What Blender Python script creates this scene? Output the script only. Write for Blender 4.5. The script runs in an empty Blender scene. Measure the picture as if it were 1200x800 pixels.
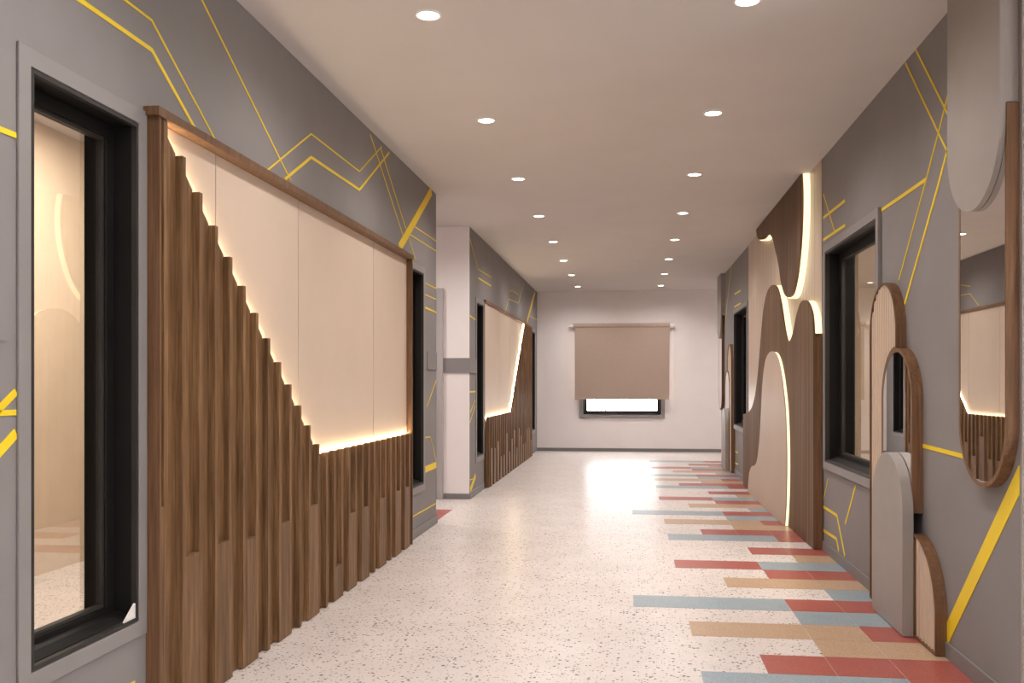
import bpy, bmesh, math, random
from mathutils import Vector, noise
random.seed(7)
SC = bpy.context.scene
COL = SC.collection

# ------------------------------------------------------------------ camera
TH = math.atan(139.5 / 1095.0)
cam_d = bpy.data.cameras.new('camera')
cam = bpy.data.objects.new('camera', cam_d)
COL.objects.link(cam)
cam.location = (0, 0, 1.274)
cam.rotation_euler = (math.pi / 2, 0, TH)
cam_d.sensor_width = 36
cam_d.lens = 36 * 1095 / 1200
cam_d.shift_y = 49 / 1200
cam_d.clip_start = 0.02
SC.camera = cam
# ------------------------------------------------------------------ world, exposure
W = bpy.data.worlds.new('world')
SC.world = W
W.use_nodes = True
W.node_tree.nodes['Background'].inputs[0].default_value = (0.96, 0.98, 1, 1)
W.node_tree.nodes['Background'].inputs[1].default_value = 22.0
SC.view_settings.view_transform = 'Standard'
SC.view_settings.look = 'None'
SC.view_settings.gamma = 1
SC.view_settings.use_curve_mapping = False
SC.view_settings.exposure = 0.07
DOWN_W = 84.0            # watts of each downlight
DOWN_C = (1.0, 0.94, 0.905)
ROOM_W = 300.0
LED_C = (1.0, 0.80, 0.50)
LED_LEFT = 78.0
LED_RIGHT = 1.7

L, R, H = -1.765, 1.461, 3.0
MIRY = 19.29             # the right wall is symmetrical about MIRY / 2


# ------------------------------------------------------------------ materials
def nodes(name):
    m = bpy.data.materials.new(name)
    m.use_nodes = True
    t = m.node_tree
    b = t.nodes['Principled BSDF']
    return m, t, b


def lk(t, a, b):
    t.links.new(a, b)


def ramp(t, fac, stops):
    r = t.nodes.new('ShaderNodeValToRGB')
    e = r.color_ramp.elements
    while len(e) < len(stops):
        e.new(0.5)
    for k, (p, c) in enumerate(stops):
        e[k].position = p
        e[k].color = (*c, 1)
    lk(t, fac, r.inputs[0])
    return r.outputs[0]


def coords(t, scale=(1, 1, 1), rand=False, kind='Object'):
    tc = t.nodes.new('ShaderNodeTexCoord')
    mp = t.nodes.new('ShaderNodeMapping')
    mp.inputs['Scale'].default_value = scale
    lk(t, tc.outputs[kind], mp.inputs[0])
    if rand:
        oi = t.nodes.new('ShaderNodeObjectInfo')
        mu = t.nodes.new('ShaderNodeVectorMath')
        mu.operation = 'SCALE'
        mu.inputs[0].default_value = (13, 29, 17)
        lk(t, oi.outputs['Random'], mu.inputs['Scale'])
        lk(t, mu.outputs[0], mp.inputs['Location'])
    return mp.outputs[0]


def noise_t(t, vec, scale, detail=4, rough=0.55):
    n = t.nodes.new('ShaderNodeTexNoise')
    n.inputs['Scale'].default_value = scale
    n.inputs['Detail'].default_value = detail
    n.inputs['Roughness'].default_value = rough
    lk(t, vec, n.inputs['Vector'])
    return n.outputs['Fac']


def bump(t, b, h, strength=0.2, dist=0.002):
    bp = t.nodes.new('ShaderNodeBump')
    bp.inputs['Strength'].default_value = strength
    bp.inputs['Distance'].default_value = dist
    lk(t, h, bp.inputs['Height'])
    lk(t, bp.outputs[0], b.inputs['Normal'])


def plain(name, col, rough=0.6, var=0.06, nscale=6.0, spec=0.4, bumpy=0.0, metal=0.0):
    m, t, b = nodes(name)
    v = coords(t)
    n = noise_t(t, v, nscale)
    lo = tuple(c * (1 - var) for c in col)
    hi = tuple(min(1, c * (1 + var)) for c in col)
    lk(t, ramp(t, n, [(0.3, lo), (0.7, hi)]), b.inputs['Base Color'])
    b.inputs['Roughness'].default_value = rough
    b.inputs['Specular IOR Level'].default_value = spec
    b.inputs['Metallic'].default_value = metal
    if bumpy:
        bump(t, b, noise_t(t, v, 120, 3), bumpy, 0.001)
    return m


def wood(name, dark, mid, light, rough=0.5, sc=1.0):
    m, t, b = nodes(name)
    v = coords(t, (26 * sc, 26 * sc, 1.3 * sc), rand=True)
    n1 = noise_t(t, v, 1.6, 6, 0.65)
    v2 = coords(t, (120 * sc, 120 * sc, 3.0 * sc), rand=True)
    n2 = noise_t(t, v2, 1.5, 3, 0.6)
    mx = t.nodes.new('ShaderNodeMath')
    mx.operation = 'MULTIPLY_ADD'
    mx.inputs[1].default_value = 0.35
    lk(t, n2, mx.inputs[0])
    m2 = t.nodes.new('ShaderNodeMath')
    m2.operation = 'MULTIPLY'
    m2.inputs[1].default_value = 0.65
    lk(t, n1, m2.inputs[0])
    lk(t, m2.outputs[0], mx.inputs[2])
    c = ramp(t, mx.outputs[0], [(0.30, dark), (0.5, mid), (0.70, light)])
    oi = t.nodes.new('ShaderNodeObjectInfo')
    hs = t.nodes.new('ShaderNodeHueSaturation')
    mr = t.nodes.new('ShaderNodeMapRange')
    mr.inputs['To Min'].default_value = 0.85
    mr.inputs['To Max'].default_value = 1.15
    lk(t, oi.outputs['Random'], mr.inputs[0])
    lk(t, mr.outputs[0], hs.inputs['Value'])
    lk(t, c, hs.inputs['Color'])
    lk(t, hs.outputs[0], b.inputs['Base Color'])
    b.inputs['Roughness'].default_value = rough
    b.inputs['Specular IOR Level'].default_value = 0.3
    bump(t, b, mx.outputs[0], 0.15, 0.001)
    return m


def grooved(name, cols, pitch, rough=0.55, grain=(40, 40, 1.2), depth=0.002, gloss=0.3):
    """vertical grooves along Y of the wall, fine wood grain"""
    m, t, b = nodes(name)
    v = coords(t, grain)
    n = noise_t(t, v, 1.5, 5, 0.6)
    c = ramp(t, n, [(0.3, cols[0]), (0.7, cols[1])])
    tc = t.nodes.new('ShaderNodeTexCoord')
    w = t.nodes.new('ShaderNodeTexWave')
    w.wave_type = 'BANDS'
    w.bands_direction = 'Y'
    w.wave_profile = 'SIN'
    w.inputs['Scale'].default_value = math.pi / (10 * pitch)
    lk(t, tc.outputs['Object'], w.inputs['Vector'])
    r = ramp(t, w.outputs['Fac'], [(0.0, (0, 0, 0)), (0.25, (1, 1, 1))])
    mx = t.nodes.new('ShaderNodeMixRGB')
    mx.blend_type = 'MULTIPLY'
    mx.inputs[0].default_value = 0.0
    lk(t, c, b.inputs['Base Color'])
    b.inputs['Roughness'].default_value = rough
    b.inputs['Specular IOR Level'].default_value = gloss
    bump(t, b, r, 0.6, depth)
    return m


def emit(name, col, strength):
    m = bpy.data.materials.new(name)
    m.use_nodes = True
    t = m.node_tree
    t.nodes.remove(t.nodes['Principled BSDF'])
    e = t.nodes.new('ShaderNodeEmission')
    e.inputs[0].default_value = (*col, 1)
    e.inputs[1].default_value = strength
    lk(t, e.outputs[0], t.nodes['Material Output'].inputs[0])
    return m


def terrazzo():
    m, t, b = nodes('terrazzo')
    v = coords(t)

    def chips(scale, keep, size):
        # round-ish chips: distance to cell centre below a random size
        vo = t.nodes.new('ShaderNodeTexVoronoi')
        vo.inputs['Scale'].default_value = scale
        nv = t.nodes.new('ShaderNodeTexNoise')
        nv.inputs['Scale'].default_value = scale * 2.2
        lk(t, v, nv.inputs['Vector'])
        ad = t.nodes.new('ShaderNodeVectorMath')
        ad.operation = 'MULTIPLY_ADD'
        ad.inputs[1].default_value = (0.35 / scale,) * 3
        lk(t, nv.outputs['Color'], ad.inputs[0])
        lk(t, v, ad.inputs[2])
        lk(t, ad.outputs[0], vo.inputs['Vector'])
        sx = t.nodes.new('ShaderNodeSeparateColor')
        lk(t, vo.outputs['Color'], sx.inputs[0])
        mr = t.nodes.new('ShaderNodeMapRange')
        mr.inputs['From Min'].default_value = 1 - keep
        mr.inputs['From Max'].default_value = 1
        mr.inputs['To Min'].default_value = 0
        mr.inputs['To Max'].default_value = size
        lk(t, sx.outputs[0], mr.inputs[0])
        lt = t.nodes.new('ShaderNodeMath')
        lt.operation = 'LESS_THAN'
        lk(t, vo.outputs['Distance'], lt.inputs[0])
        lk(t, mr.outputs[0], lt.inputs[1])
        return lt.outputs[0], sx.outputs[1]

    base = ramp(t, noise_t(t, v, 3.0, 5), [(0.3, (0.62, 0.555, 0.52)), (0.7, (0.70, 0.635, 0.60))])

    def over(prev, fac, col):
        mx = t.nodes.new('ShaderNodeMix')
        mx.data_type = 'RGBA'
        lk(t, fac, mx.inputs['Factor'])
        lk(t, prev, mx.inputs['A'])
        if isinstance(col, tuple):
            mx.inputs['B'].default_value = (*col, 1)
        else:
            lk(t, col, mx.inputs['B'])
        return mx.outputs['Result']
    f1, r1 = chips(125, 0.55, 0.44)
    c = over(base, f1, ramp(t, r1, [(0.3, (0.46, 0.38, 0.32)), (0.6, (0.80, 0.76, 0.73))]))
    f2, r2 = chips(84, 0.30, 0.48)
    c = over(c, f2, ramp(t, r2, [(0.2, (0.05, 0.04, 0.035)), (0.6, (0.26, 0.18, 0.13))]))
    f3, r3 = chips(56, 0.30, 0.48)
    c = over(c, f3, ramp(t, r3, [(0.2, (0.02, 0.018, 0.018)), (0.8, (0.10, 0.075, 0.06))]))
    lk(t, c, b.inputs['Base Color'])
    b.inputs['Roughness'].default_value = 0.30
    b.inputs['Specular IOR Level'].default_value = 0.45
    return m


def inlay(name, col):
    m, t, b = nodes(name)
    v = coords(t, rand=False)
    n = noise_t(t, v, 110, 3, 0.75)
    n2 = noise_t(t, v, 9, 3, 0.6)
    c = ramp(t, n, [(0.3, tuple(k * 0.66 for k in col)), (0.68, tuple(min(1, k * 1.36) for k in col))])
    mx = t.nodes.new('ShaderNodeMixRGB')
    mx.blend_type = 'MULTIPLY'
    mx.inputs[0].default_value = 0.5
    lk(t, c, mx.inputs[1])
    lk(t, ramp(t, n2, [(0.3, (0.8, 0.8, 0.8)), (0.7, (1, 1, 1))]), mx.inputs[2])
    lk(t, mx.outputs[0], b.inputs['Base Color'])
    b.inputs['Roughness'].default_value = 0.34
    return m


def glass_mat():
    m = bpy.data.materials.new('window_glass')
    m.use_nodes = True
    t = m.node_tree
    t.nodes.remove(t.nodes['Principled BSDF'])
    # Schlick reflectance from the viewing angle, the same from either side of the pane
    lw = t.nodes.new('ShaderNodeLayerWeight')
    lw.inputs[0].default_value = 0.5
    pw = t.nodes.new('ShaderNodeMath')
    pw.operation = 'POWER'
    pw.inputs[1].default_value = 5.0
    lk(t, lw.outputs['Facing'], pw.inputs[0])
    fr = t.nodes.new('ShaderNodeMath')
    fr.operation = 'MULTIPLY_ADD'
    fr.inputs[1].default_value = 0.87
    fr.inputs[2].default_value = 0.13
    lk(t, pw.outputs[0], fr.inputs[0])
    tr = t.nodes.new('ShaderNodeBsdfTransparent')
    tr.inputs[0].default_value = (0.96, 0.955, 0.95, 1)
    gl = t.nodes.new('ShaderNodeBsdfGlossy')
    gl.inputs['Roughness'].default_value = 0.0
    mx = t.nodes.new('ShaderNodeMixShader')
    lk(t, fr.outputs[0], mx.inputs[0])
    lk(t, tr.outputs[0], mx.inputs[1])
    lk(t, gl.outputs[0], mx.inputs[2])
    lk(t, mx.outputs[0], t.nodes['Material Output'].inputs[0])
    return m


M = dict(
    grey=plain('grey_wall_paint', (0.238, 0.220, 0.217), 0.7, 0.04, 3.0, 0.3, 0.12),
    greytrim=plain('grey_trim', (0.245, 0.228, 0.224), 0.5, 0.03),
    greybase=plain('grey_skirting', (0.20, 0.19, 0.185), 0.5, 0.03),
    greypill=plain('grey_lacquer', (0.31, 0.275, 0.25), 0.45, 0.03),
    white=plain('white_wall_paint', (0.82, 0.765, 0.75), 0.7, 0.02, 3, 0.3, 0.08),
    ceil=plain('ceiling_paint', (0.60, 0.555, 0.53), 0.8, 0.02, 2, 0.2),
    tan=plain('tan_room_paint', (0.70, 0.56, 0.42), 0.8, 0.03),
    yellow=plain('yellow_paint', (0.86, 0.62, 0.02), 0.5, 0.04),
    cream=plain('cream_panel', (0.58, 0.46, 0.36), 0.55, 0.03, 2, 0.3),
    beige=plain('beige_panel', (0.52, 0.40, 0.31), 0.5, 0.03, 2, 0.3),
    black=plain('black_metal', (0.010, 0.009, 0.0083), 0.5, 0.1, 6.0, 0.15),
    blackfront=plain('dark_frame_metal', (0.034, 0.031, 0.028), 0.45, 0.1, 6.0, 0.2),
    metal=plain('grey_metal', (0.45, 0.43, 0.42), 0.35, 0.05, metal=0.6),
    whiteplastic=plain('white_plastic', (0.8, 0.78, 0.75), 0.4, 0.02),
    blind=plain('blind_fabric', (0.42, 0.32, 0.265), 0.85, 0.05, 60, 0.1, 0.2),
    door=plain('grey_door_paint', (0.42, 0.39, 0.385), 0.5, 0.03),
    walnut=wood('walnut', (0.048, 0.023, 0.009), (0.165, 0.086, 0.037), (0.31, 0.18, 0.085)),
    walnutrim=wood('walnut_rim', (0.075, 0.035, 0.016), (0.15, 0.075, 0.036), (0.22, 0.12, 0.06)),
    humpwood=grooved('walnut_veneer', ((0.085, 0.047, 0.026), (0.215, 0.13, 0.078)), 0.12, 0.6, (14, 14, 0.25), 0.006, 0.15),
    fluted=grooved('cream_fluted', ((0.46, 0.35, 0.265), (0.62, 0.49, 0.385)), 0.12, 0.36, (12, 12, 0.2), 0.008, 0.5),
    rib=plain('cream_ribs', (0.58, 0.45, 0.345), 0.5, 0.03, 4),
    red=inlay('red_inlay', (0.36, 0.088, 0.07)),
    blue=inlay('blue_inlay', (0.27, 0.335, 0.37)),
    sand=inlay('sand_inlay', (0.47, 0.315, 0.20)),
    terrazzo=terrazzo(),
    glass=glass_mat(),
    ledl=emit('led_left', LED_C, LED_LEFT),
    ledr=emit('led_right', (1.0, 0.82, 0.48), LED_RIGHT),
    lamp=emit('downlight_lens', (1, 0.95, 0.88), 14.0),
    roomlamp=emit('room_lamp_lens', (1, 0.90, 0.76), 24.0),
)
mm, tt, bb = nodes('mirror_silver')
bb.inputs['Metallic'].default_value = 1
bb.inputs['Roughness'].default_value = 0.01
bb.inputs['Base Color'].default_value = (0.86, 0.85, 0.84, 1)
M['mirror'] = mm


# ------------------------------------------------------------------ mesh helpers
class MB:
    def __init__(s):
        s.bm = bmesh.new()

    def box(s, x0, x1, y0, y1, z0, z1):
        v = [s.bm.verts.new((x, y, z)) for x in (x0, x1) for y in (y0, y1) for z in (z0, z1)]
        for f in ((0, 1, 3, 2), (4, 6, 7, 5), (0, 4, 5, 1), (2, 3, 7, 6), (0, 2, 6, 4), (1, 5, 7, 3)):
            s.bm.faces.new([v[k] for k in f])
        return s

    def prism(s, poly, x0, x1):
        """polygon in (Y, Z), extruded along X"""
        a = [s.bm.verts.new((x0, y, z)) for y, z in poly]
        b = [s.bm.verts.new((x1, y, z)) for y, z in poly]
        n = len(poly)
        s.bm.faces.new(a)
        s.bm.faces.new(b)
        for k in range(n):
            s.bm.faces.new((a[k], a[(k + 1) % n], b[(k + 1) % n], b[k]))
        return s

    def ring(s, outer, inner, x0, x1):
        n = len(outer)
        vs = [[s.bm.verts.new((x, y, z)) for y, z in p] for p in (outer, inner) for x in (x0, x1)]
        o0, o1, i0, i1 = vs
        for k in range(n):
            j = (k + 1) % n
            for p, q in ((o0, o1), (o1, i1), (i1, i0), (i0, o0)):
                s.bm.faces.new((p[k], p[j], q[j], q[k]))
        return s

    def ribbon(s, pts, x0, x1, t):
        """strip standing on its edge along pts (Y, Z) from x0 to x1, thickness t inwards"""
        inn = offset_open(pts, t)
        a = [[s.bm.verts.new((x, y, z)) for y, z in p] for p in (pts, inn) for x in (x0, x1)]
        o0, o1, i0, i1 = a
        for k in range(len(pts) - 1):
            for p, q in ((o0, o1), (o1, i1), (i1, i0), (i0, o0)):
                s.bm.faces.new((p[k], p[k + 1], q[k + 1], q[k]))
        s.bm.faces.new((o0[0], o1[0], i1[0], i0[0]))
        s.bm.faces.new((o0[-1], o1[-1], i1[-1], i0[-1]))
        return s

    def cyl(s, p0, p1, r, n=16, r1=None):
        p0, p1 = Vector(p0), Vector(p1)
        r1 = r if r1 is None else r1
        d = (p1 - p0).normalized()
        u = d.orthogonal().normalized()
        w = d.cross(u)
        a = [s.bm.verts.new(p0 + (u * math.cos(q) + w * math.sin(q)) * r) for q in [2 * math.pi * k / n for k in range(n)]]
        b = [s.bm.verts.new(p1 + (u * math.cos(q) + w * math.sin(q)) * r1) for q in [2 * math.pi * k / n for k in range(n)]]
        s.bm.faces.new(a)
        s.bm.faces.new(b)
        for k in range(n):
            s.bm.faces.new((a[k], a[(k + 1) % n], b[(k + 1) % n], b[k]))
        return s

    def lathe(s, c, prof, n=32):
        """profile (r, z) about a vertical axis, closed loop"""
        rings = [[s.bm.verts.new((c[0] + r * math.cos(2 * math.pi * k / n), c[1] + r * math.sin(2 * math.pi * k / n), c[2] + z)) for k in range(n)] for r, z in prof]
        for i in range(len(prof)):
            a, b = rings[i], rings[(i + 1) % len(prof)]
            for k in range(n):
                s.bm.faces.new((a[k], a[(k + 1) % n], b[(k + 1) % n], b[k]))
        return s

    def build(s, name, mat, parent=None, smooth=False, bev=0.0, kind=None, label=None, org=None):
        bmesh.ops.recalc_face_normals(s.bm, faces=s.bm.faces)
        if org is not None:
            bmesh.ops.translate(s.bm, verts=s.bm.verts, vec=-Vector(org))
        me = bpy.data.meshes.new(name)
        s.bm.to_mesh(me)
        s.bm.free()
        me.materials.append(M[mat] if isinstance(mat, str) else mat)
        if smooth:
            me.shade_smooth()
            me.set_sharp_from_angle(angle=math.radians(35))
        o = bpy.data.objects.new(name, me)
        COL.objects.link(o)
        if parent is not None:
            o.parent = parent
            if org is not None:
                o.location = Vector(org) - parent.location
            else:
                o.location = -parent.location
        elif org is not None:
            o.location = org
        if bev:
            md = o.modifiers.new('bevel', 'BEVEL')
            md.width = bev
            md.segments = 2
            md.limit_method = 'ANGLE'
        if kind:
            o['kind'] = kind
        if label:
            o['label'] = label
        return o


def tag(o, label, cat, group=None, kind=None):
    o['label'] = label
    o['category'] = cat
    if group:
        o['group'] = group
    if kind:
        o['kind'] = kind
    return o


def thing(name, label, cat, loc, group=None, kind=None):
    o = bpy.data.objects.new(name, None)
    o.empty_display_size = 0.1
    o.location = loc
    COL.objects.link(o)
    return tag(o, label, cat, group, kind)


def area(p):
    return sum(p[k][0] * p[(k + 1) % len(p)][1] - p[(k + 1) % len(p)][0] * p[k][1] for k in range(len(p))) / 2


def offset(poly, t):
    """shrink a closed polygon by t"""
    sgn = 1 if area(poly) > 0 else -1
    n = len(poly)
    out = []
    for k in range(n):
        a, b, c = Vector(poly[k - 1]), Vector(poly[k]), Vector(poly[(k + 1) % n])
        d1, d2 = (b - a).normalized(), (c - b).normalized()
        n1, n2 = Vector((-d1.y, d1.x)) * sgn, Vector((-d2.y, d2.x)) * sgn
        m = (n1 + n2)
        if m.length < 1e-6:
            m = n1
        m.normalize()
        s = t / max(0.4, m.dot(n1))
        out.append((b.x + m.x * s, b.y + m.y * s))
    return out


def offset_open(pts, t):
    n = len(pts)
    out = []
    for k in range(n):
        b = Vector(pts[k])
        d1 = (b - Vector(pts[k - 1])).normalized() if k else (Vector(pts[1]) - b).normalized()
        d2 = (Vector(pts[k + 1]) - b).normalized() if k < n - 1 else d1
        n1, n2 = Vector((-d1.y, d1.x)), Vector((-d2.y, d2.x))
        m = (n1 + n2)
        if m.length < 1e-6:
            m = n1
        m.normalize()
        s = t / max(0.4, m.dot(n1))
        out.append((b.x + m.x * s, b.y + m.y * s))
    return out


def smooth_line(p, n=4):
    """Catmull-Rom through the points"""
    out = []
    for k in range(len(p) - 1):
        a = p[max(0, k - 1)]
        b, c = p[k], p[k + 1]
        d = p[min(len(p) - 1, k + 2)]
        for i in range(n):
            u = i / n
            out.append(tuple(0.5 * (2 * b[j] + (c[j] - a[j]) * u + (2 * a[j] - 5 * b[j] + 4 * c[j] - d[j]) * u * u + (3 * b[j] - a[j] - 3 * c[j] + d[j]) * u ** 3) for j in (0, 1)))
    out.append(p[-1])
    return out


def wall(name, axis, p0, p1, a0, a1, z0, z1, holes, mat, label):
    """wall slab between p0 and p1 on its thin axis, spanning a0..a1 with rectangular holes"""
    us = sorted({a0, a1, *[h[0] for h in holes], *[h[1] for h in holes]})
    zs = sorted({z0, z1, *[h[2] for h in holes], *[h[3] for h in holes]})
    bm = MB()

    def solid(i, j):
        if not (0 <= i < len(us) - 1 and 0 <= j < len(zs) - 1):
            return False
        u, z = (us[i] + us[i + 1]) / 2, (zs[j] + zs[j + 1]) / 2
        return not any(h[0] < u < h[1] and h[2] < z < h[3] for h in holes)

    cache = {}

    def V(p, u, z):
        k = (p, u, z)
        if k not in cache:
            cache[k] = bm.bm.verts.new((p, u, z) if axis == 'x' else (u, p, z))
        return cache[k]
    for i in range(len(us) - 1):
        for j in range(len(zs) - 1):
            if not solid(i, j):
                continue
            u0, u1, w0, w1 = us[i], us[i + 1], zs[j], zs[j + 1]
            for p in (p0, p1):
                bm.bm.faces.new((V(p, u0, w0), V(p, u1, w0), V(p, u1, w1), V(p, u0, w1)))
            for di, dj, e in ((-1, 0, ((u0, w0), (u0, w1))), (1, 0, ((u1, w0), (u1, w1))), (0, -1, ((u0, w0), (u1, w0))), (0, 1, ((u0, w1), (u1, w1)))):
                if not solid(i + di, j + dj):
                    (ua, wa), (ub, wb) = e
                    bm.bm.faces.new((V(p0, ua, wa), V(p0, ub, wb), V(p1, ub, wb), V(p1, ua, wa)))
    o = bm.build(name, mat)
    return tag(o, label, 'wall', None, 'structure')


def slab(name, mat, b, label, cat='wall'):
    o = MB().box(*b).build(name, mat)
    return tag(o, label, cat, None, 'structure')


# ------------------------------------------------------------------ structure
floor = slab('floor', 'terrazzo', (-5, 4, -2.2, 17.8, -0.1, 0), 'pale speckled terrazzo floor of the corridor with coloured inlays', 'floor')
slab('ceiling', 'ceil', (-5, 4, -2.2, 17.8, 3.0, 3.1), 'smooth warm white ceiling with two rows of round downlights', 'ceiling')

WIN_L = [(2.50, 3.222, 0.362, 2.265), (7.25, 7.88, 0.362, 2.265)]
WIN_LB = [(10.54, 11.135, 0.362, 2.262), (16.46, 17.20, 0.362, 2.262)]
WIN_R = [(5.722, 7.307, 0.632, 2.31), (MIRY - 7.307, MIRY - 5.722, 0.632, 2.31)]
TW = 0.058


def hole(w):
    return (w[0] + TW, w[1] - TW, w[2] + TW, w[3] - TW)


wl = wall('wall_left', 'x', L - 0.2, L, 1.97, 8.371, 0, H, [hole(w) for w in WIN_L], 'grey', 'grey wall with yellow stripes behind the long slatted panel')
wlb = wall('wall_left', 'x', L - 0.2, L, 10.16, 17.6, 0, H, [hole(w) for w in WIN_LB], 'grey', 'grey striped wall beyond the white pier, holding the smaller slatted panel')
wr = wall('wall_right', 'x', R, R + 0.2, 3.755, 15.55, 0, H, [hole(w) for w in WIN_R], 'grey', 'grey wall with yellow stripes behind the mirrors and the humped wood panel')
BW = (-0.964, 0.622, 0.62, 2.30)
wall('wall_back', 'y', 17.6, 17.8, -5, 4, 0, H, [(BW[0] + .07, BW[1] - .07, BW[2] + .07, BW[3] - .07)], 'white', 'white end wall of the corridor with the blind')
slab('wall_left', 'white', (-5, L - 0.001, 10.14, 10.159, 0, H), 'white pier wall facing the camera in the side opening')
slab('wall_left', 'white', (-5, L - 0.2, 8.17, 8.37, 0, H), 'white wall of the side passage behind the long slatted panel wall')
slab('wall_left', 'tan', (-5, L - 0.2, 1.97, 2.0, 0, H), 'tan partition at the near end of the room behind the nearest window')
slab('wall_left', 'tan', (-3.95, -3.9, 2.0, 8.17, 0, H), 'tan back wall of the room seen through the nearest window')
slab('wall_right', 'greypill', (R + 0.001, 4, 3.735, 3.754, 0, H), 'pale wall end at the extreme edge beside the large mirror')
slab('wall_right', 'tan', (R + 0.2, 4, 9.6, 9.7, 0, H), 'tan partition between the rooms behind the humped wood panel')
slab('wall_right', 'tan', (3.4, 3.45, 3.755, 9.6, 0, H), 'tan back wall of the room behind the right window')
slab('wall_right', 'white', (R + 0.2, 4, 15.43, 15.55, 0, H), 'white wall of the far side passage past the last grey arch')
wall('wall_front', 'y', -2.2, -2.1, -5, 4, 0, H, [(-0.5, 0.3, 1.0, 1.45)], 'white', 'white wall closing the corridor behind the camera')  # unseen opening added to bring in daylight from behind the camera
slab('wall_side', 'white', (-5.1, -5, -2.2, 17.8, 0, H), 'outer white wall closing the left side passages')
wall('wall_side', 'x', 4, 4.1, -2.2, 17.8, 0, H, [(0.2, 1.4, 0.8, 1.8)], 'white', 'outer white wall closing the right side passages')  # unseen opening added so daylight reaches the near left wall sideways


# ---- baseboards
def baseboard(name, b, label):
    o = MB().box(*b).build(name, 'greybase', bev=0.003)
    return tag(o, label, 'baseboard', None, 'structure')


baseboard('baseboard_left', (L + .001, L + .013, 7.235, 8.384, 0.001, 0.075), 'grey skirting between the long slatted panel and the side opening')
baseboard('baseboard_left', (L + .001, L + .013, 1.97, 3.20, 0.001, 0.075), 'grey skirting under the nearest left window')
baseboard('baseboard_left', (L + .001, L + .013, 10.1395, 11.135, 0.001, 0.075), 'grey skirting beside the smaller slatted panel')
baseboard('baseboard_left', (-2.05, L - .001, 10.127, 10.139, 0.001, 0.06), 'grey skirting along the foot of the white pier')
baseboard('baseboard_right', (R - .013, R - .001, 3.757, 4.565, 0.001, 0.075), 'grey skirting under the large mirror and broad yellow stripe')
baseboard('baseboard_right', (R - .013, R - .001, 5.785, 7.39, 0.001, 0.075), 'grey skirting under the near right window')
baseboard('baseboard_right', (R - .013, R - .001, 11.93, 13.50, 0.001, 0.075), 'grey skirting under the far right window')
baseboard('baseboard_back', (L, 4, 17.586, 17.599, 0.001, 0.06), 'dark grey skirting along the white end wall')


# ---- yellow wall stripes: thin raised strips on the grey walls
def stripes(parent, X, sx, lines):
    for w, *pts in lines:
        a = offset_open(pts, w / 2)
        c = offset_open(pts, -w / 2)
        MB().prism(a + c[::-1], X, X + sx * 0.003).build('stripe', 'yellow', parent)


s_, t_, m_, k_ = 0.016, 0.0085, 0.02, 0.08
stripes(wl, L, 1, [
    (s_, (2.62, 2.51), (3.27, 2.51), (3.62, 2.31)), (t_, (2.80, 2.62), (3.27, 2.62), (3.81, 2.31)),
    (t_, (3.50, 2.955), (4.70, 2.33)), (t_, (4.37, 2.31), (5.01, 2.66), (5.94, 2.66), (6.49, 2.96)),
    (s_, (4.61, 2.32), (5.01, 2.53), (5.94, 2.54), (6.70, 2.97)), (t_, (6.20, 2.97), (7.18, 2.39)),
    (t_, (6.47, 2.94), (7.55, 2.29)), (k_, (8.16, 2.985), (7.00, 2.31)), (t_, (7.43, 2.56), (8.37, 2.57)),
    (t_, (7.32, 2.47), (8.37, 2.48)), (t_, (7.81, 2.14), (8.37, 2.14)), (t_, (7.81, 2.04), (8.37, 2.04)),
    (s_, (7.81, 1.93), (8.37, 1.92)), (t_, (7.98, 1.07), (8.37, 1.30)), (t_, (7.81, 0.81), (8.12, 0.80), (8.37, 0.56)),
    (0.055, (7.81, 0.53), (8.37, 0.53)), (t_, (7.34, 0.19), (8.37, 0.18)), (s_, (1.98, 1.99), (2.498, 1.99)),
    (0.022, (2.2, 1.05), (2.498, 1.25)), (s_, (1.98, 1.19), (2.498, 1.19)), (0.03, (2.2, 0.93), (2.498, 1.13)),
    (t_, (2.6, 0.215), (3.15, 0.205))])
stripes(wlb, L, 1, [
    (t_, (10.17, 2.87), (10.72, 2.60), (11.75, 2.62)), (s_, (10.72, 2.50), (11.75, 2.51)),
    (t_, (13.14, 2.31), (13.46, 2.50), (14.65, 2.54), (15.43, 2.93)), (t_, (13.46, 2.60), (13.85, 2.66), (14.60, 2.67)),
    (k_, (15.85, 2.32), (17.23, 2.97)), (t_, (16.21, 2.45), (17.55, 2.47)), (s_, (10.17, 2.02), (10.535, 2.00)),
    (s_, (10.165, 1.18), (10.535, 1.18)), (t_, (10.165, 0.84), (10.53, 1.02)), (t_, (10.19, 0.95), (10.53, 1.085)),
    (0.06, (10.54, 0.22), (10.2, 0.09)), (t_, (10.17, 0.21), (10.54, 0.19))])
s_, t_ = 0.020, 0.0115
stripes(wr, R, -1, [
    (t_, (5.05, 2.995), (4.40, 2.37)), (t_, (5.24, 2.995), (4.40, 2.19)), (t_, (4.40, 2.77), (4.88, 2.29), (5.36, 1.84)),
    (s_, (4.88, 2.29), (5.715, 2.29)), (s_, (4.40, 2.53), (4.71, 2.21), (5.25, 1.70)), (s_, (7.39, 2.54), (6.66, 2.53)),
    (s_, (7.39, 2.37), (6.66, 2.36)), (t_, (7.39, 2.72), (6.97, 2.35)), (m_, (4.97, 0.96), (4.30, 0.95)),
    (s_, (7.39, 0.33), (6.92, 0.33), (6.67, 0.085)), (s_, (7.39, 0.15), (6.93, 0.16), (6.86, 0.085)),
    (s_, (6.36, 0.60), (6.65, 0.31)), (t_, (7.22, 0.56), (7.38, 0.39))])
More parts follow.
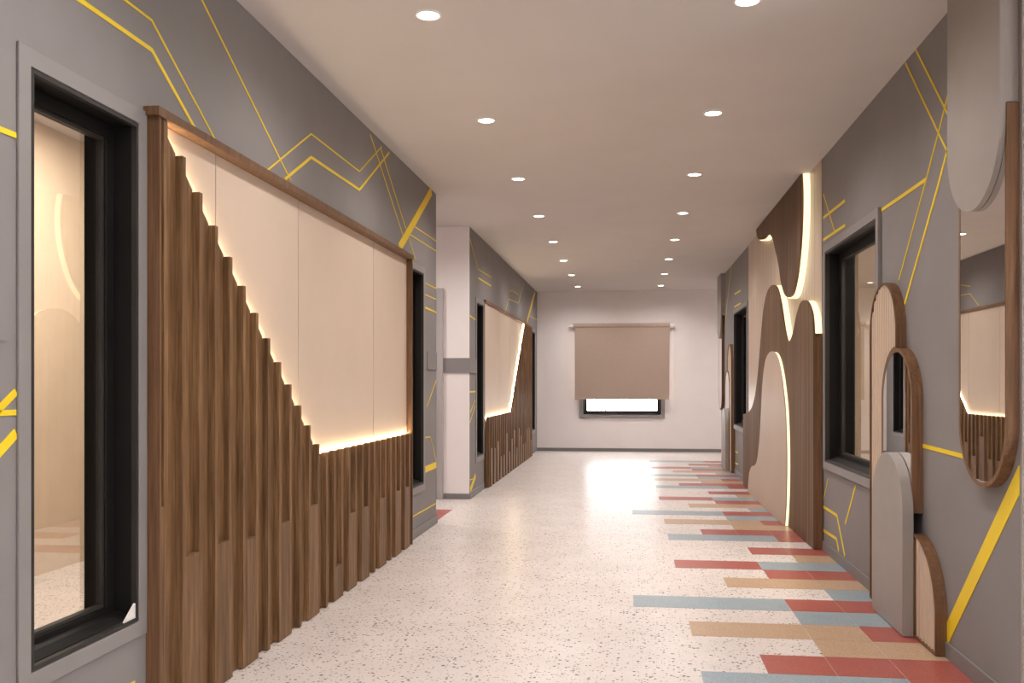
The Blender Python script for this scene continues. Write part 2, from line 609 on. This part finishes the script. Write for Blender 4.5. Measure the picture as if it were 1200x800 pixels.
stripes(wr, R, -1, [
    (s_, (14.02, 2.995), (15.23, 1.93)), (s_, (13.57, 2.54), (12.84, 2.52)), (s_, (13.60, 2.36), (12.84, 2.35)),
    (s_, (13.5, 0.31), (13.14, 0.32)), (s_, (13.5, 0.15), (13.14, 0.16))])
MB().prism([(3.757, 0.963), (3.757, 0.85), (4.566, 0.055), (4.597, 0.135)], R, R - 0.003).build('stripe', 'yellow', wr, label='broad yellow diagonal stripe')


# ---- floor inlays
PT = 0.2925


def rowY(r):
    return 4.21 + PT * r


XC = [0.012, 0.305, 0.597, 0.893, 1.18, 1.456]
PATTERN = {0: [('red', 2, 5)], 1: [('sand', 3, 5)], 2: [('sand', 1, 4), ('red', 4, 5)], 3: [('blue', 3, 5)], 4: [('blue', 0, 3), ('red', 3, 5)],
           5: [('blue', 4, 5)], 6: [('sand', 2, 5)], 7: [('red', 3, 5)], 8: [('red', 1, 3), ('blue', 3, 5)], 9: [('sand', 4, 5)],
           10: [('red', 3, 5)], 11: [], 12: [('blue', 1, 4), ('red', 4, 5)]}
tile_cache = {}


def inlay_tile(x0, x1, y0, y1, mat):
    g = 0.0012
    key = (round(x1 - x0, 4), round(y1 - y0, 4), mat)
    if key not in tile_cache:
        o = MB().box(0, x1 - x0 - 2 * g, 0, y1 - y0 - 2 * g, 0.0, 0.0012).build('inlay_tile', mat, floor)
        tile_cache[key] = o
    else:
        o = tile_cache[key].copy()
        COL.objects.link(o)
        o.parent = floor
    o.location = (x0 + g, y0 + g, 0.0)


XR = {}
for r in range(-3, 39):
    for mat, a, b in PATTERN[r % 13]:
        cuts = [a] + [c for c in (3, 4) if a < c < b] + [b]
        for c0, c1 in zip(cuts[:-1], cuts[1:]):
            inlay_tile(XC[c0], XC[c1], rowY(r), rowY(r + 1), mat)
for r in range(3):
    for c in range(4):
        inlay_tile(L - 0.02 - 0.2925 * (c + 1), L - 0.02 - 0.2925 * c, 8.395 + PT * r, 8.395 + PT * (r + 1), 'red')


# ---- windows
def window(name, X, s, w, label, sash=0.05, wedge=False):
    """window in a side wall; s = +1 when the corridor lies towards +X"""
    y0, y1, z0, z1 = w
    root = thing(name, label, 'window', (X, (y0 + y1) / 2, z0), None, 'structure')

    def rect(d):
        return [(y0 + d, z0 + d), (y1 - d, z0 + d), (y1 - d, z1 - d), (y0 + d, z1 - d)]
    g = 0.001
    MB().ring(rect(0), rect(TW - 0.002), X + s * g, X + s * (0.010 if s > 0 else 0.022)).build('trim', 'greytrim', root, bev=0.002, label='grey outer trim')
    MB().ring(rect(TW + g), rect(TW + 0.014), X + s * (0.008 if s > 0 else 0.018), X - s * 0.012).build('frame', 'blackfront', root, label='dark front frame')
    MB().ring(rect(TW + g), rect(TW + 0.010), X - s * 0.0125, X - s * 0.195).build('jamb', 'black', root, label='black recessed jamb')
    d = TW + 0.011
    MB().ring(rect(d), rect(d + sash), X - s * 0.080, X - s * 0.130).build('sash', 'black', root, bev=0.004, label='black sash')
    MB().ring(rect(d + sash + g), rect(d + sash + 0.012), X - s * 0.089, X - s * 0.113).build('bead', 'blackfront', root, label='glazing bead')
    dg = d + sash + 0.004
    gp = rect(dg + 0.008)
    MB().prism(gp, X - s * 0.100, X - s * 0.102).build('pane', 'glass', root, label='clear glass pane')
    b = rect(TW + 0.0105)
    sy0, sy1, sz = b[0][0] + 0.002, b[1][0] - 0.002, b[0][1]
    prof = [(X - s * 0.079, sz + 0.001), (X - s * 0.079, sz + 0.030), (X - s * 0.05, sz + 0.024), (X - s * 0.015, sz + 0.006), (X - s * 0.013, sz + 0.001)]
    m = MB()
    a = [m.bm.verts.new((x, sy0, z)) for x, z in prof]
    c = [m.bm.verts.new((x, sy1, z)) for x, z in prof]
    m.bm.faces.new(a)
    m.bm.faces.new(c)
    for k in range(len(prof)):
        j = (k + 1) % len(prof)
        m.bm.faces.new((a[k], a[j], c[j], c[k]))
    m.build('sill', 'black', root, label='black sloping sill')
    if wedge:
        yy = y1 - TW - 0.0145
        zz = z0 + TW + 0.0145
        MB().prism([(yy - 0.072, zz), (yy, zz), (yy, zz + 0.052)], X + s * 0.004, X - s * 0.004).build('added_wedge', 'whiteplastic', root, label='white wedge standing in for a pale gap at the corner')  # added white wedge, stands in for a pale triangular gap by the sill
    return root


window('window_1', L, 1, WIN_L[0], 'tall black window nearest the camera, reflecting the opposite wall', wedge=True)
window('window_2', L, 1, WIN_L[1], 'narrow black window between the long slatted panel and the side opening')
window('window_3', L, 1, WIN_LB[0], 'black window just past the white pier, before the smaller slatted panel')
window('window_4', L, 1, WIN_LB[1], 'last black window after the smaller slatted panel, by the end wall', sash=0.04)
window('window_5', R, -1, WIN_R[0], 'wide black window between the fluted arch and the humped wood panel')
window('window_6', R, -1, WIN_R[1], 'farther black window beyond the humped wood panel')


def window_back():
    x0, x1, z0, z1 = BW
    root = thing('window_7', 'black framed window under the blind on the end wall', 'window', ((x0 + x1) / 2, 17.6, z0), None, 'structure')

    def frame(name, d0, d1, ya, yb, mat, label, sill=None):
        m = MB()
        m.box(x0 + d0, x0 + d1, ya, yb, z0 + d0, z1 - d0)
        m.box(x1 - d1, x1 - d0, ya, yb, z0 + d0, z1 - d0)
        m.box(x0 + d1, x1 - d1, ya, yb, z0 + d0, z0 + d1)
        m.box(x0 + d1, x1 - d1, ya, yb, z1 - d1, z1 - d0)
        m.build(name, mat, root, label=label)
    frame('trim', 0, 0.066, 17.575, 17.599, 'greytrim', 'grey outer trim')
    frame('jamb', 0.071, 0.09, 17.59, 17.78, 'black', 'black recessed jamb')
    frame('sash', 0.091, 0.14, 17.68, 17.73, 'blackfront', 'dark sash')
    MB().box(x0 + 0.141, x1 - 0.141, 17.70, 17.704, z0 + 0.141, z1 - 0.141).build('pane', 'glass', root, label='clear glass pane')


window_back()

# ---- grey door in the side opening
dr = thing('door_1', 'grey door and frame left of the white pier in the side opening', 'door', (-2.5, 10.14, 0), None, 'structure')
m = MB()
m.box(-2.12, -2.055, 10.08, 10.139, 0.001, 2.32)
m.box(-3.16, -3.095, 10.08, 10.139, 0.001, 2.32)
m.box(-3.095, -2.12, 10.08, 10.139, 2.255, 2.32)
m.build('door_frame', 'door', dr, bev=0.003)
MB().box(-3.09, -2.125, 10.10, 10.138, 0.005, 2.25).build('leaf', 'door', dr)
h = MB().cyl((-3.02, 10.10, 1.02), (-3.02, 10.05, 1.02), 0.011).cyl((-3.03, 10.055, 1.02), (-2.90, 10.055, 1.02), 0.009).build('handle', 'metal', dr, smooth=True)

# ---- grey plates on the wall ends
pl = MB().box(L + .001, L + .007, 7.99, 8.378, 1.395, 1.552).box(L - 0.2, L + .007, 8.372, 8.378, 1.395, 1.552).build('corner_plate', 'grey')
tag(pl, 'grey plate wrapping the wall corner beside the narrow black window', 'plate')
pl = MB().box(L + .001, L + .007, 1.96, 2.455, 1.395, 1.552).build('corner_plate', 'grey')
tag(pl, 'grey plate at the picture edge beside the nearest window', 'plate')
pl = MB().box(-2.055, L + .013, 10.127, 10.139, 1.39, 1.552).box(L + .001, L + .013, 10.1395, 10.535, 1.39, 1.552).build('corner_plate', 'grey')
tag(pl, 'grey plate across the white pier at mid height', 'plate')


# ------------------------------------------------------------------ slatted panels on the left wall
def slat_panel(label, ya, yb, topz, edge, flatz, y_flat0, y_flat1, y_top, joints, pitch, first, nslat, fillers, group, rail_d=0.062, post_d=0.054):
    """edge(y) gives the height of the wood at y"""
    root = thing('slatted_panel', label, 'wall panel', (L, (ya + yb) / 2, 0), group)
    # cream back boards
    ys = [ya + 0.002] + joints + [yb - 0.012]
    for a, b in zip(ys[:-1], ys[1:]):
        MB().box(L + .001, L + .008, a + 0.0045, b - 0.0045, flatz - 0.05, topz - 0.036).build('backing_board', 'cream', root)
        if b < yb - 0.1:
            MB().box(L + .001, L + .0045, b - 0.0043, b + 0.0043, flatz - 0.05, topz - 0.036).build('joint', 'blackfront', root)
    # rail and posts
    MB().box(L + .001, L + rail_d, ya - 0.02, yb + 0.004, topz - 0.034, topz).build('top_rail', 'walnutrim', root, bev=0.002, org=(L, ya, topz))
    for a, b, z in ((ya, ya + 0.014, topz - 0.035), (yb - 0.011, yb, topz - 0.035)):
        MB().box(L + .001, L + post_d, a, b, 0.003, z).build('end_post', 'walnutrim', root, org=(L, a, 0))
    W2 = 0.015
    cs = [first + pitch * k for k in range(nslat)]
    # boards between the slats (recessed), their tops follow the edge line
    lims = [(ya + 0.015, cs[0] - W2)] + [(a + W2, b - W2) for a, b in zip(cs[:-1], cs[1:])] + [(cs[-1] + W2, yb - 0.012)]
    for k, (a, b) in enumerate(lims):
        if b - a < 0.01:
            continue
        a2, b2 = a + 0.0005, b - 0.0005
        brk = [y for y in (y_flat0, y_flat1, y_top) if a2 < y < b2]
        top = [(y, min(edge(y), topz - 0.04)) for y in sorted([a2, b2] + brk, reverse=True)]
        MB().prism([(a2, 0.004), (b2, 0.004)] + top, L + 0.0225, L + 0.025).build('recessed_board', 'walnut', root, org=(L, a, 0))
        if k - 1 in fillers:
            z = fillers[k - 1]
            MB().box(L + 0.0255, L + 0.0525, a2 - 0.0004, b2 + 0.0004, 0.004, z).build('filler_slat', 'walnut', root, org=(L, a, 0.3))
    for y in cs:
        z = min(edge(y), topz - 0.04) + 0.004
        MB().box(L + 0.0225, L + 0.053, y - W2, y + W2, 0.004, z).build('slat', 'walnut', root, bev=0.0015, org=(L, y, 0))
    # light strip in the gap behind the boards, along the whole cut edge
    pts = [(y, min(edge(y), topz - 0.045) - 0.004) for y in sorted({lims[0][0] + 0.05, y_flat0, y_flat1, y_top, lims[-1][1]}) if lims[0][0] + 0.05 <= y <= lims[-1][1]]
    low = [(y, z - 0.006) for y, z in pts]
    MB().prism(pts + low[::-1], L + 0.012, L + 0.022).build('led_strip', 'ledl', root, label='warm glowing light strip')
    return root


def edgeA(y):
    return 0.879 if y > 5.06 else 0.879 + (5.06 - y) * 0.7725


slat_panel('long walnut slatted panel with glowing stepped edge, the near one', 3.228, 7.225, 2.285, edgeA, 0.879, 5.06, 5.06, 3.24,
           [3.793, 4.791, 6.25], 0.1425, 3.278, 28,
           {-1: .82, 1: .60, 3: .60, 5: .57, 8: .58, 11: .61, 14: .20, 16: .47, 18: .47, 21: .475, 24: .473, 26: .472}, 'slatted panels on the left wall')


def edgeB(y):
    return 0.86 if y < 13.45 else min(2.25, 0.86 + (y - 13.45) * 0.7725)


slat_panel('distant walnut slatted panel beyond the white pier, glowing edge rising away', 11.16, 16.42, 2.285, edgeB, 0.86, 13.45, 13.45, 15.25,
           [12.4, 13.5, 14.5], 0.1425, 11.25, 36, {k: random.choice((.3, .45, .47, .52, .58)) for k in range(1, 35, 2)}, 'slatted panels on the left wall', 0.03, 0.012)


# ------------------------------------------------------------------ feature panel on the right wall
FP0, FP1 = 7.395, 11.93
back = MB().box(R - .008, R - .001, FP0 + 0.03, FP1, 0.003, H - 0.004).build('fluted_backing', 'fluted', org=(R, 9, 1.5))
tag(back, 'cream fluted wall cladding behind the humped walnut panels, floor to ceiling', 'wall panel')

UPL = [(10.704, 2.991), (10.62, 2.90), (10.459, 2.845), (10.179, 2.80), (9.938, 2.791), (9.786, 2.794), (9.639, 2.765), (9.462, 2.687), (9.33, 2.58), (9.18, 2.46),
       (9.066, 2.345), (8.965, 2.215), (8.783, 2.095), (8.604, 2.045), (8.42, 2.034), (8.273, 2.066), (8.135, 2.159), (8.04, 2.27), (7.955, 2.43), (7.905, 2.60), (7.888, 2.75), (7.895, 2.88), (7.925, 2.994)]
UP = smooth_line(UPL)
LOWL = [(FP0, 1.66), (7.44, 1.79), (7.525, 1.865), (7.64, 1.92), (7.767, 1.944), (7.90, 1.946), (8.025, 1.915), (8.147, 1.845), (8.273, 1.745), (8.402, 1.67), (8.536, 1.645),
        (8.65, 1.68), (8.783, 1.80), (8.93, 1.975), (9.081, 2.115), (9.238, 2.20), (9.44, 2.242), (9.68, 2.242), (9.926, 2.185), (10.14, 2.04), (10.31, 1.80), (10.45, 1.56), (10.60, 1.34), (10.80, 1.14), (11.1, 0.99), (11.5, 0.92), (FP1, 0.89)]
LOW = smooth_line(LOWL)
BEIL = [(8.556, 0.003), (8.486, 0.193), (8.445, 0.48), (8.454, 0.76), (8.52, 1.04), (8.65, 1.25), (8.75, 1.365), (8.885, 1.475), (9.075, 1.555), (9.30, 1.583), (9.533, 1.57), (9.711, 1.52),
        (9.827, 1.445), (9.91, 1.35), (9.98, 1.221), (10.10, 0.886), (10.20, 0.66), (10.36, 0.46), (10.55, 0.375), (10.83, 0.335), (11.02, 0.26), (11.12, 0.155), (11.19, 0.003)]
BEI = smooth_line(BEIL)


def led_board(root, poly, lit, x_wall, x_led, x_front, face_mat, face_name):
    MB().prism(poly, x_led, x_front).build(face_name, face_mat, root, org=(R, 9, 1.5))
    core = offset(poly, 0.022)
    MB().prism(core, x_wall, x_led - 0.0 + 0.0005).build('core', 'walnutrim', root, org=(R, 9, 1.5))
    MB().ribbon(offset_open(lit, 0.006), x_wall, x_led + 0.0004, 0.006).build('led_strip', 'ledr', root, label='warm glowing light strip')


up_poly = UP + []
hang = thing('hanging_wood_panel', 'walnut veneer shape hanging from the ceiling with glowing edge', 'wall panel', (R, 9.2, 2.0), 'walnut shapes on the fluted wall')
led_board(hang, up_poly, UP[::-1][:0] or UP, R - .0085, R - .060, R - .075, 'humpwood', 'veneer_face')
low_poly = [(FP1 - 0.002, 0.004), (FP0, 0.004)] + LOW[:-1] + [(FP1 - 0.002, LOW[-1][1])]
hump = thing('humped_wood_panel', 'walnut veneer panel with two rounded humps and glowing edges standing on the floor', 'wall panel', (R, 9.6, 0), 'walnut shapes on the fluted wall')
led_board(hump, low_poly, LOW[::-1], R - .0085, R - .060, R - .075, 'humpwood', 'veneer_face')
MB().box(R - .0595, R - .0085, FP0, FP0 + 0.016, 0.004, 1.63).build('edge_board', 'walnutrim', hump, org=(R, FP0, 0))
bei_poly = BEI
arch = thing('beige_arch_panel', 'smooth beige arched panel on the walnut humps with thin glowing edge', 'wall panel', (R, 9.6, 0))
MB().prism(bei_poly, R - .098, R - .108).build('face', 'beige', arch, bev=0.002, org=(R, 9, 1.5))
MB().prism(offset(bei_poly, 0.02), R - .0752, R - .0985).build('core', 'walnutrim', arch)
MB().ribbon(offset_open(BEI[::-1], 0.006)[38:], R - .0752, R - .0978, 0.006).build('led_strip', 'ledr', arch, label='thin warm light strip')


# ------------------------------------------------------------------ arches and mirrors on the right wall
def arch_line(y0, y1, ztop, zbot, n=28):
    r = (y1 - y0) / 2
    c = (y0 + y1) / 2
    return [(y1, zbot)] + [(c + r * math.cos(math.pi * k / n), ztop - r + r * math.sin(math.pi * k / n)) for k in range(n + 1)] + [(y0, zbot)]


def drop_line(y0, y1, ztop, zbot, n=28):
    r = (y1 - y0) / 2
    c = (y0 + y1) / 2
    return [(y0, ztop)] + [(c - r * math.cos(math.pi * k / n), zbot + r - r * math.sin(math.pi * k / n)) for k in range(n + 1)] + [(y1, ztop)]


def span_at(poly, y):
    zs = []
    n = len(poly)
    for k in range(n):
        (a, za), (b, zb) = poly[k], poly[(k + 1) % n]
        if (a - y) * (b - y) < 0:
            zs.append(za + (zb - za) * (y - a) / (b - a))
    zs.sort()
    return zs


def ribs(poly, x_back, x_front, pitch):
    m = MB()
    y0, y1 = min(p[0] for p in poly), max(p[0] for p in poly)
    n = max(2, round((y1 - y0) / pitch))
    w = (y1 - y0) / n
    for k in range(n):
        a = y0 + k * w
        prof = [(0.0, 0.0), (0.10, 0.0), (0.2, 0.75), (0.34, 1.0), (0.66, 1.0), (0.8, 0.75), (0.90, 0.0), (1.0, 0.0)]
        rows = []
        fine = []
        for (ua, da), (ub, db) in zip(prof[:-1], prof[1:]):
            fine += [(ua + (ub - ua) * i / 3, da + (db - da) * i / 3) for i in range(3)]
        fine.append(prof[-1])
        for u, d in fine:
            y = a + w * (0.01 + 0.98 * u)
            zz = span_at(poly, min(max(y, y0 + 0.002), y1 - 0.002))
            if len(zz) < 2:
                break
            x = x_back + (x_front - x_back) * (0.35 + 0.65 * d)
            rows.append([m.bm.verts.new((xx, y, z)) for xx, z in ((x_back, zz[0]), (x, zz[0]), (x, zz[-1]), (x_back, zz[-1]))])
        if len(rows) < 2:
            continue
        for p, q in zip(rows[:-1], rows[1:]):
            for i in range(4):
                j = (i + 1) % 4
                m.bm.faces.new((p[i], p[j], q[j], q[i]))
        m.bm.faces.new(rows[0])
        m.bm.faces.new(rows[-1])
    return m


def decor(f, words):
    """the group of arches; f maps Y (identity near the camera, mirrored at the far end)"""
    P = lambda poly: [(f(y), z) for y, z in poly]
    D = 0.055
    near = words['near']
    # arch mirror
    mo = arch_line(4.932, 5.497, 1.461, 0.618)
    # tall fluted arch, cut around the mirror
    r, c = 0.2755, 5.5015
    fl = [(5.777, 0.004)] + [(c + r * math.cos(math.pi * k / 28), 1.84 - r + r * math.sin(math.pi * k / 28)) for k in range(29)]
    mr, mc = 0.2825 + 0.002, 5.2145
    zc = 1.461 - 0.2825
    a0 = math.acos((5.226 - mc) / mr)
    fl += [(mc + mr * math.cos(a0 * (1 - k / 12)), zc + mr * math.sin(a0 * (1 - k / 12))) for k in range(13)] + [(5.499, 0.004)]
    t = thing('fluted_arch', words['fluted'], 'wall decor', (R, f(5.5), 0), 'cream fluted arches')
    inn = offset(fl, 0.012)
    MB().ring(P(fl), P(inn), R - .001, R - D).build('rim', 'walnutrim', t, org=(R, f(5.5), 0), label='walnut rim')
    MB().prism(P(offset(fl, 0.0123)), R - .001, R - D + 0.022).build('backing', 'rib', t)
    ribs(P(offset(fl, 0.0125)), R - .001, R - D + 0.006, 0.05).build('fluted_face', 'rib', t, label='cream ribbed face')
    t = thing('arch_mirror', words['mirror'], 'mirror', (R, f(5.2), 0.585), 'wall mirrors in walnut rims')
    MB().ring(P(mo), P(offset(mo, 0.02)), R - .001, R - D).build('rim', 'walnutrim', t, org=(R, f(5.2), 0.6), label='walnut rim')
    MB().prism(P(offset(mo, 0.0205)), R - .001, R - D + 0.0008).build('mirror_glass', 'mirror', t, label='silver mirror glass')
    g = arch_line(4.90, 5.497, 0.907, 0.004)
    o = MB().prism(P(g), R - D - 0.0005, R - D - 0.055).build('grey_arch', 'greypill', bev=0.003, smooth=True)
    tag(o, words['grey'], 'wall decor', 'grey arches')
    q = [(4.912, 0.004)] + [(4.912 - 0.344 * math.sin(math.pi / 2 * k / 20), 0.175 + 0.344 * math.cos(math.pi / 2 * k / 20)) for k in range(21)] + [(4.568, 0.004)]
    t = thing('fluted_quarter_arch', words['quarter'], 'wall decor', (R, f(4.75), 0), 'cream fluted arches')
    MB().ring(P(q), P(offset(q, 0.012)), R - .001, R - D).build('rim', 'walnutrim', t, org=(R, f(4.7), 0), label='walnut rim')
    MB().prism(P(offset(q, 0.0123)), R - .001, R - D + 0.022).build('backing', 'rib', t)
    ribs(P(offset(q, 0.0125)), R - .001, R - D + 0.006, 0.048).build('fluted_face', 'rib', t, label='cream ribbed face')
    bmr = drop_line(3.757, 4.285, 2.34, 0.851)
    d2 = 0.045
    t = thing('drop_mirror', words['drop'], 'mirror', (R, f(4.0), 0.851), 'wall mirrors in walnut rims')
    MB().ring(P(bmr), P(offset(bmr, 0.02)), R - .001, R - d2).build('rim', 'walnutrim', t, org=(R, f(4), 1), label='walnut rim')
    MB().prism(P(offset(bmr, 0.0205)), R - .001, R - d2 + 0.0008).build('mirror_glass', 'mirror', t, label='silver mirror glass')
    tb = drop_line(3.765, 4.36, H - 0.002, 1.985)
    t = thing('grey_tab', words['tab'], 'wall decor', (R, f(4.06), 1.985), 'grey tabs hanging from the ceiling')
    MB().prism(P(tb), R - d2 - 0.0005, R - 0.068).build('face', 'greypill', t, smooth=True)
    MB().prism(P([(3.765, 2.345), (4.36, 2.345), (4.36, H - 0.002), (3.765, H - 0.002)]), R - .001, R - d2 - 0.00045).build('mount', 'greypill', t)


decor(lambda y: y, dict(near=True,
      fluted='tall cream fluted arch in walnut rim beside the wide black window',
      mirror='slim arched mirror in walnut rim above the near grey arch',
      grey='plain grey arch standing on the floor in front of the slim arched mirror',
      quarter='small cream fluted quarter arch at the foot of the broad yellow stripe',
      drop='large drop-shaped mirror in walnut rim at the right picture edge',
      tab='large grey rounded tab hanging from the ceiling over the large mirror'))
decor(lambda y: MIRY - y, dict(near=False,
      fluted='distant cream fluted arch in walnut rim past the farther black window',
      mirror='distant arched mirror above the far grey arch near the end wall',
      grey='distant grey arch on the floor at the far end of the right wall',
      quarter='distant fluted quarter arch at the far corner of the right wall',
      drop='distant drop-shaped mirror at the far corner under the small grey tab',
      tab='distant grey tab hanging from the ceiling at the far wall corner'))


# ------------------------------------------------------------------ roller blind
bl = thing('roller_blind', 'taupe roller blind pulled nearly down over the end wall window', 'blind', (-0.17, 17.5, 0.98))
MB().cyl((-1.075, 17.52, 2.35), (0.715, 17.52, 2.35), 0.046, 24).build('roller', 'blind', bl, smooth=True)
MB().box(-1.044, 0.70, 17.496, 17.499, 1.0, 2.35).build('fabric', 'blind', bl)
MB().box(-1.044, 0.70, 17.490, 17.505, 0.975, 1.0).build('bottom_bar', 'blind', bl, bev=0.003)
for a, b in ((-1.15, -1.077), (0.717, 0.79)):
    MB().cyl((a, 17.52, 2.345), (b, 17.52, 2.345), 0.03, 16).box(a + 0.02, b - 0.02, 17.52, 17.599, 2.315, 2.375).build('bracket', 'whiteplastic', bl)
ch = MB()
for x in (0.766, 0.786):
    ch.cyl((x, 17.49, 2.34), (x, 17.49, 0.80), 0.0025, 6)
ch.cyl((0.766, 17.49, 0.80), (0.786, 17.49, 0.80), 0.0025, 6)
ch.build('chain', 'whiteplastic', bl)


# ------------------------------------------------------------------ downlights
def spot_lamp(parent, loc, power, size=2.8, blend=1.0):
    ld = bpy.data.lights.new('downlight_lamp', 'SPOT')
    ld.energy = power
    ld.color = DOWN_C
    ld.spot_size = size
    ld.spot_blend = blend
    ld.shadow_soft_size = 0.045
    lo = bpy.data.objects.new('downlight_lamp', ld)
    COL.objects.link(lo)
    lo.parent = parent
    lo.location = loc


ORD = ['first', 'second', 'third', 'fourth', 'fifth', 'sixth', 'seventh', 'eighth']
proto = None


def downlight(x, y, label, group='recessed ceiling downlights', power=DOWN_W):
    global proto
    r = thing('downlight', label, 'ceiling light', (x, y, H), group)
    if proto is None:
        a = MB().lathe((x, y, H), [(0.054, 0.0), (0.064, 0.0), (0.062, -0.006), (0.053, -0.008), (0.050, -0.004)], 32).build('trim_ring', 'whiteplastic', r, smooth=True)
        b = MB().cyl((x, y, H - 0.0035), (x, y, H - 0.0005), 0.0535, 32).build('lens', 'lamp', r)
        proto = (a, b)
    else:
        for p in proto:
            c = p.copy()
            COL.objects.link(c)
            c.parent = r
    for c in r.children:
        c.location = -Vector(proto_loc) if proto_loc else c.location
    spot_lamp(r, (0, 0, -0.012), power)
    return r


proto_loc = (-0.942, 4.29, H)
for side, x, word in ((0, -0.942, 'left'), (1, 0.52, 'right')):
    for k in range(8):
        y = 4.29 + 1.765 * k if side == 0 else 4.31 + 1.765 * k
        downlight(x, y, 'round recessed downlight, %s from the camera in the %s ceiling row' % (ORD[k], word))
for side, x, word in ((0, -0.942, 'left'), (1, 0.52, 'right')):
    for k, w in ((1, 'just in front of'), (2, 'just behind'), (3, 'farther behind')):
        if k == 1:
            downlight(x, 4.29 - 1.765, 'round recessed downlight overhead %s the camera in the %s ceiling row' % (w, word))
        else:
            downlight(x, 4.29 - 1.765 * k, 'round recessed downlight %s the camera in the %s ceiling row' % (w, word))
downlight(-2.75, 9.0, 'round recessed downlight in the left side passage before the grey door', power=DOWN_W * 1.6)
downlight(2.6, 16.6, 'added unseen downlight brightening the end wall from the far right side passage', power=DOWN_W * 1.4)  # unseen lamp added to brighten the right of the end wall


def room_lamp(x, y, label):
    r = thing('ceiling_lamp', label, 'ceiling light', (x, y, H), 'room ceiling lamps')
    MB().box(x - 0.62, x + 0.62, y - 0.62, y + 0.62, H - 0.03, H - 0.001).build('housing', 'whiteplastic', r)
    MB().box(x - 0.58, x + 0.58, y - 0.58, y + 0.58, H - 0.036, H - 0.0305).build('diffuser', 'roomlamp', r)


room_lamp(-2.85, 5.2, 'square ceiling lamp in the tan room behind the nearest window')
room_lamp(2.5, 6.6, 'square ceiling lamp in the tan room behind the wide right window')
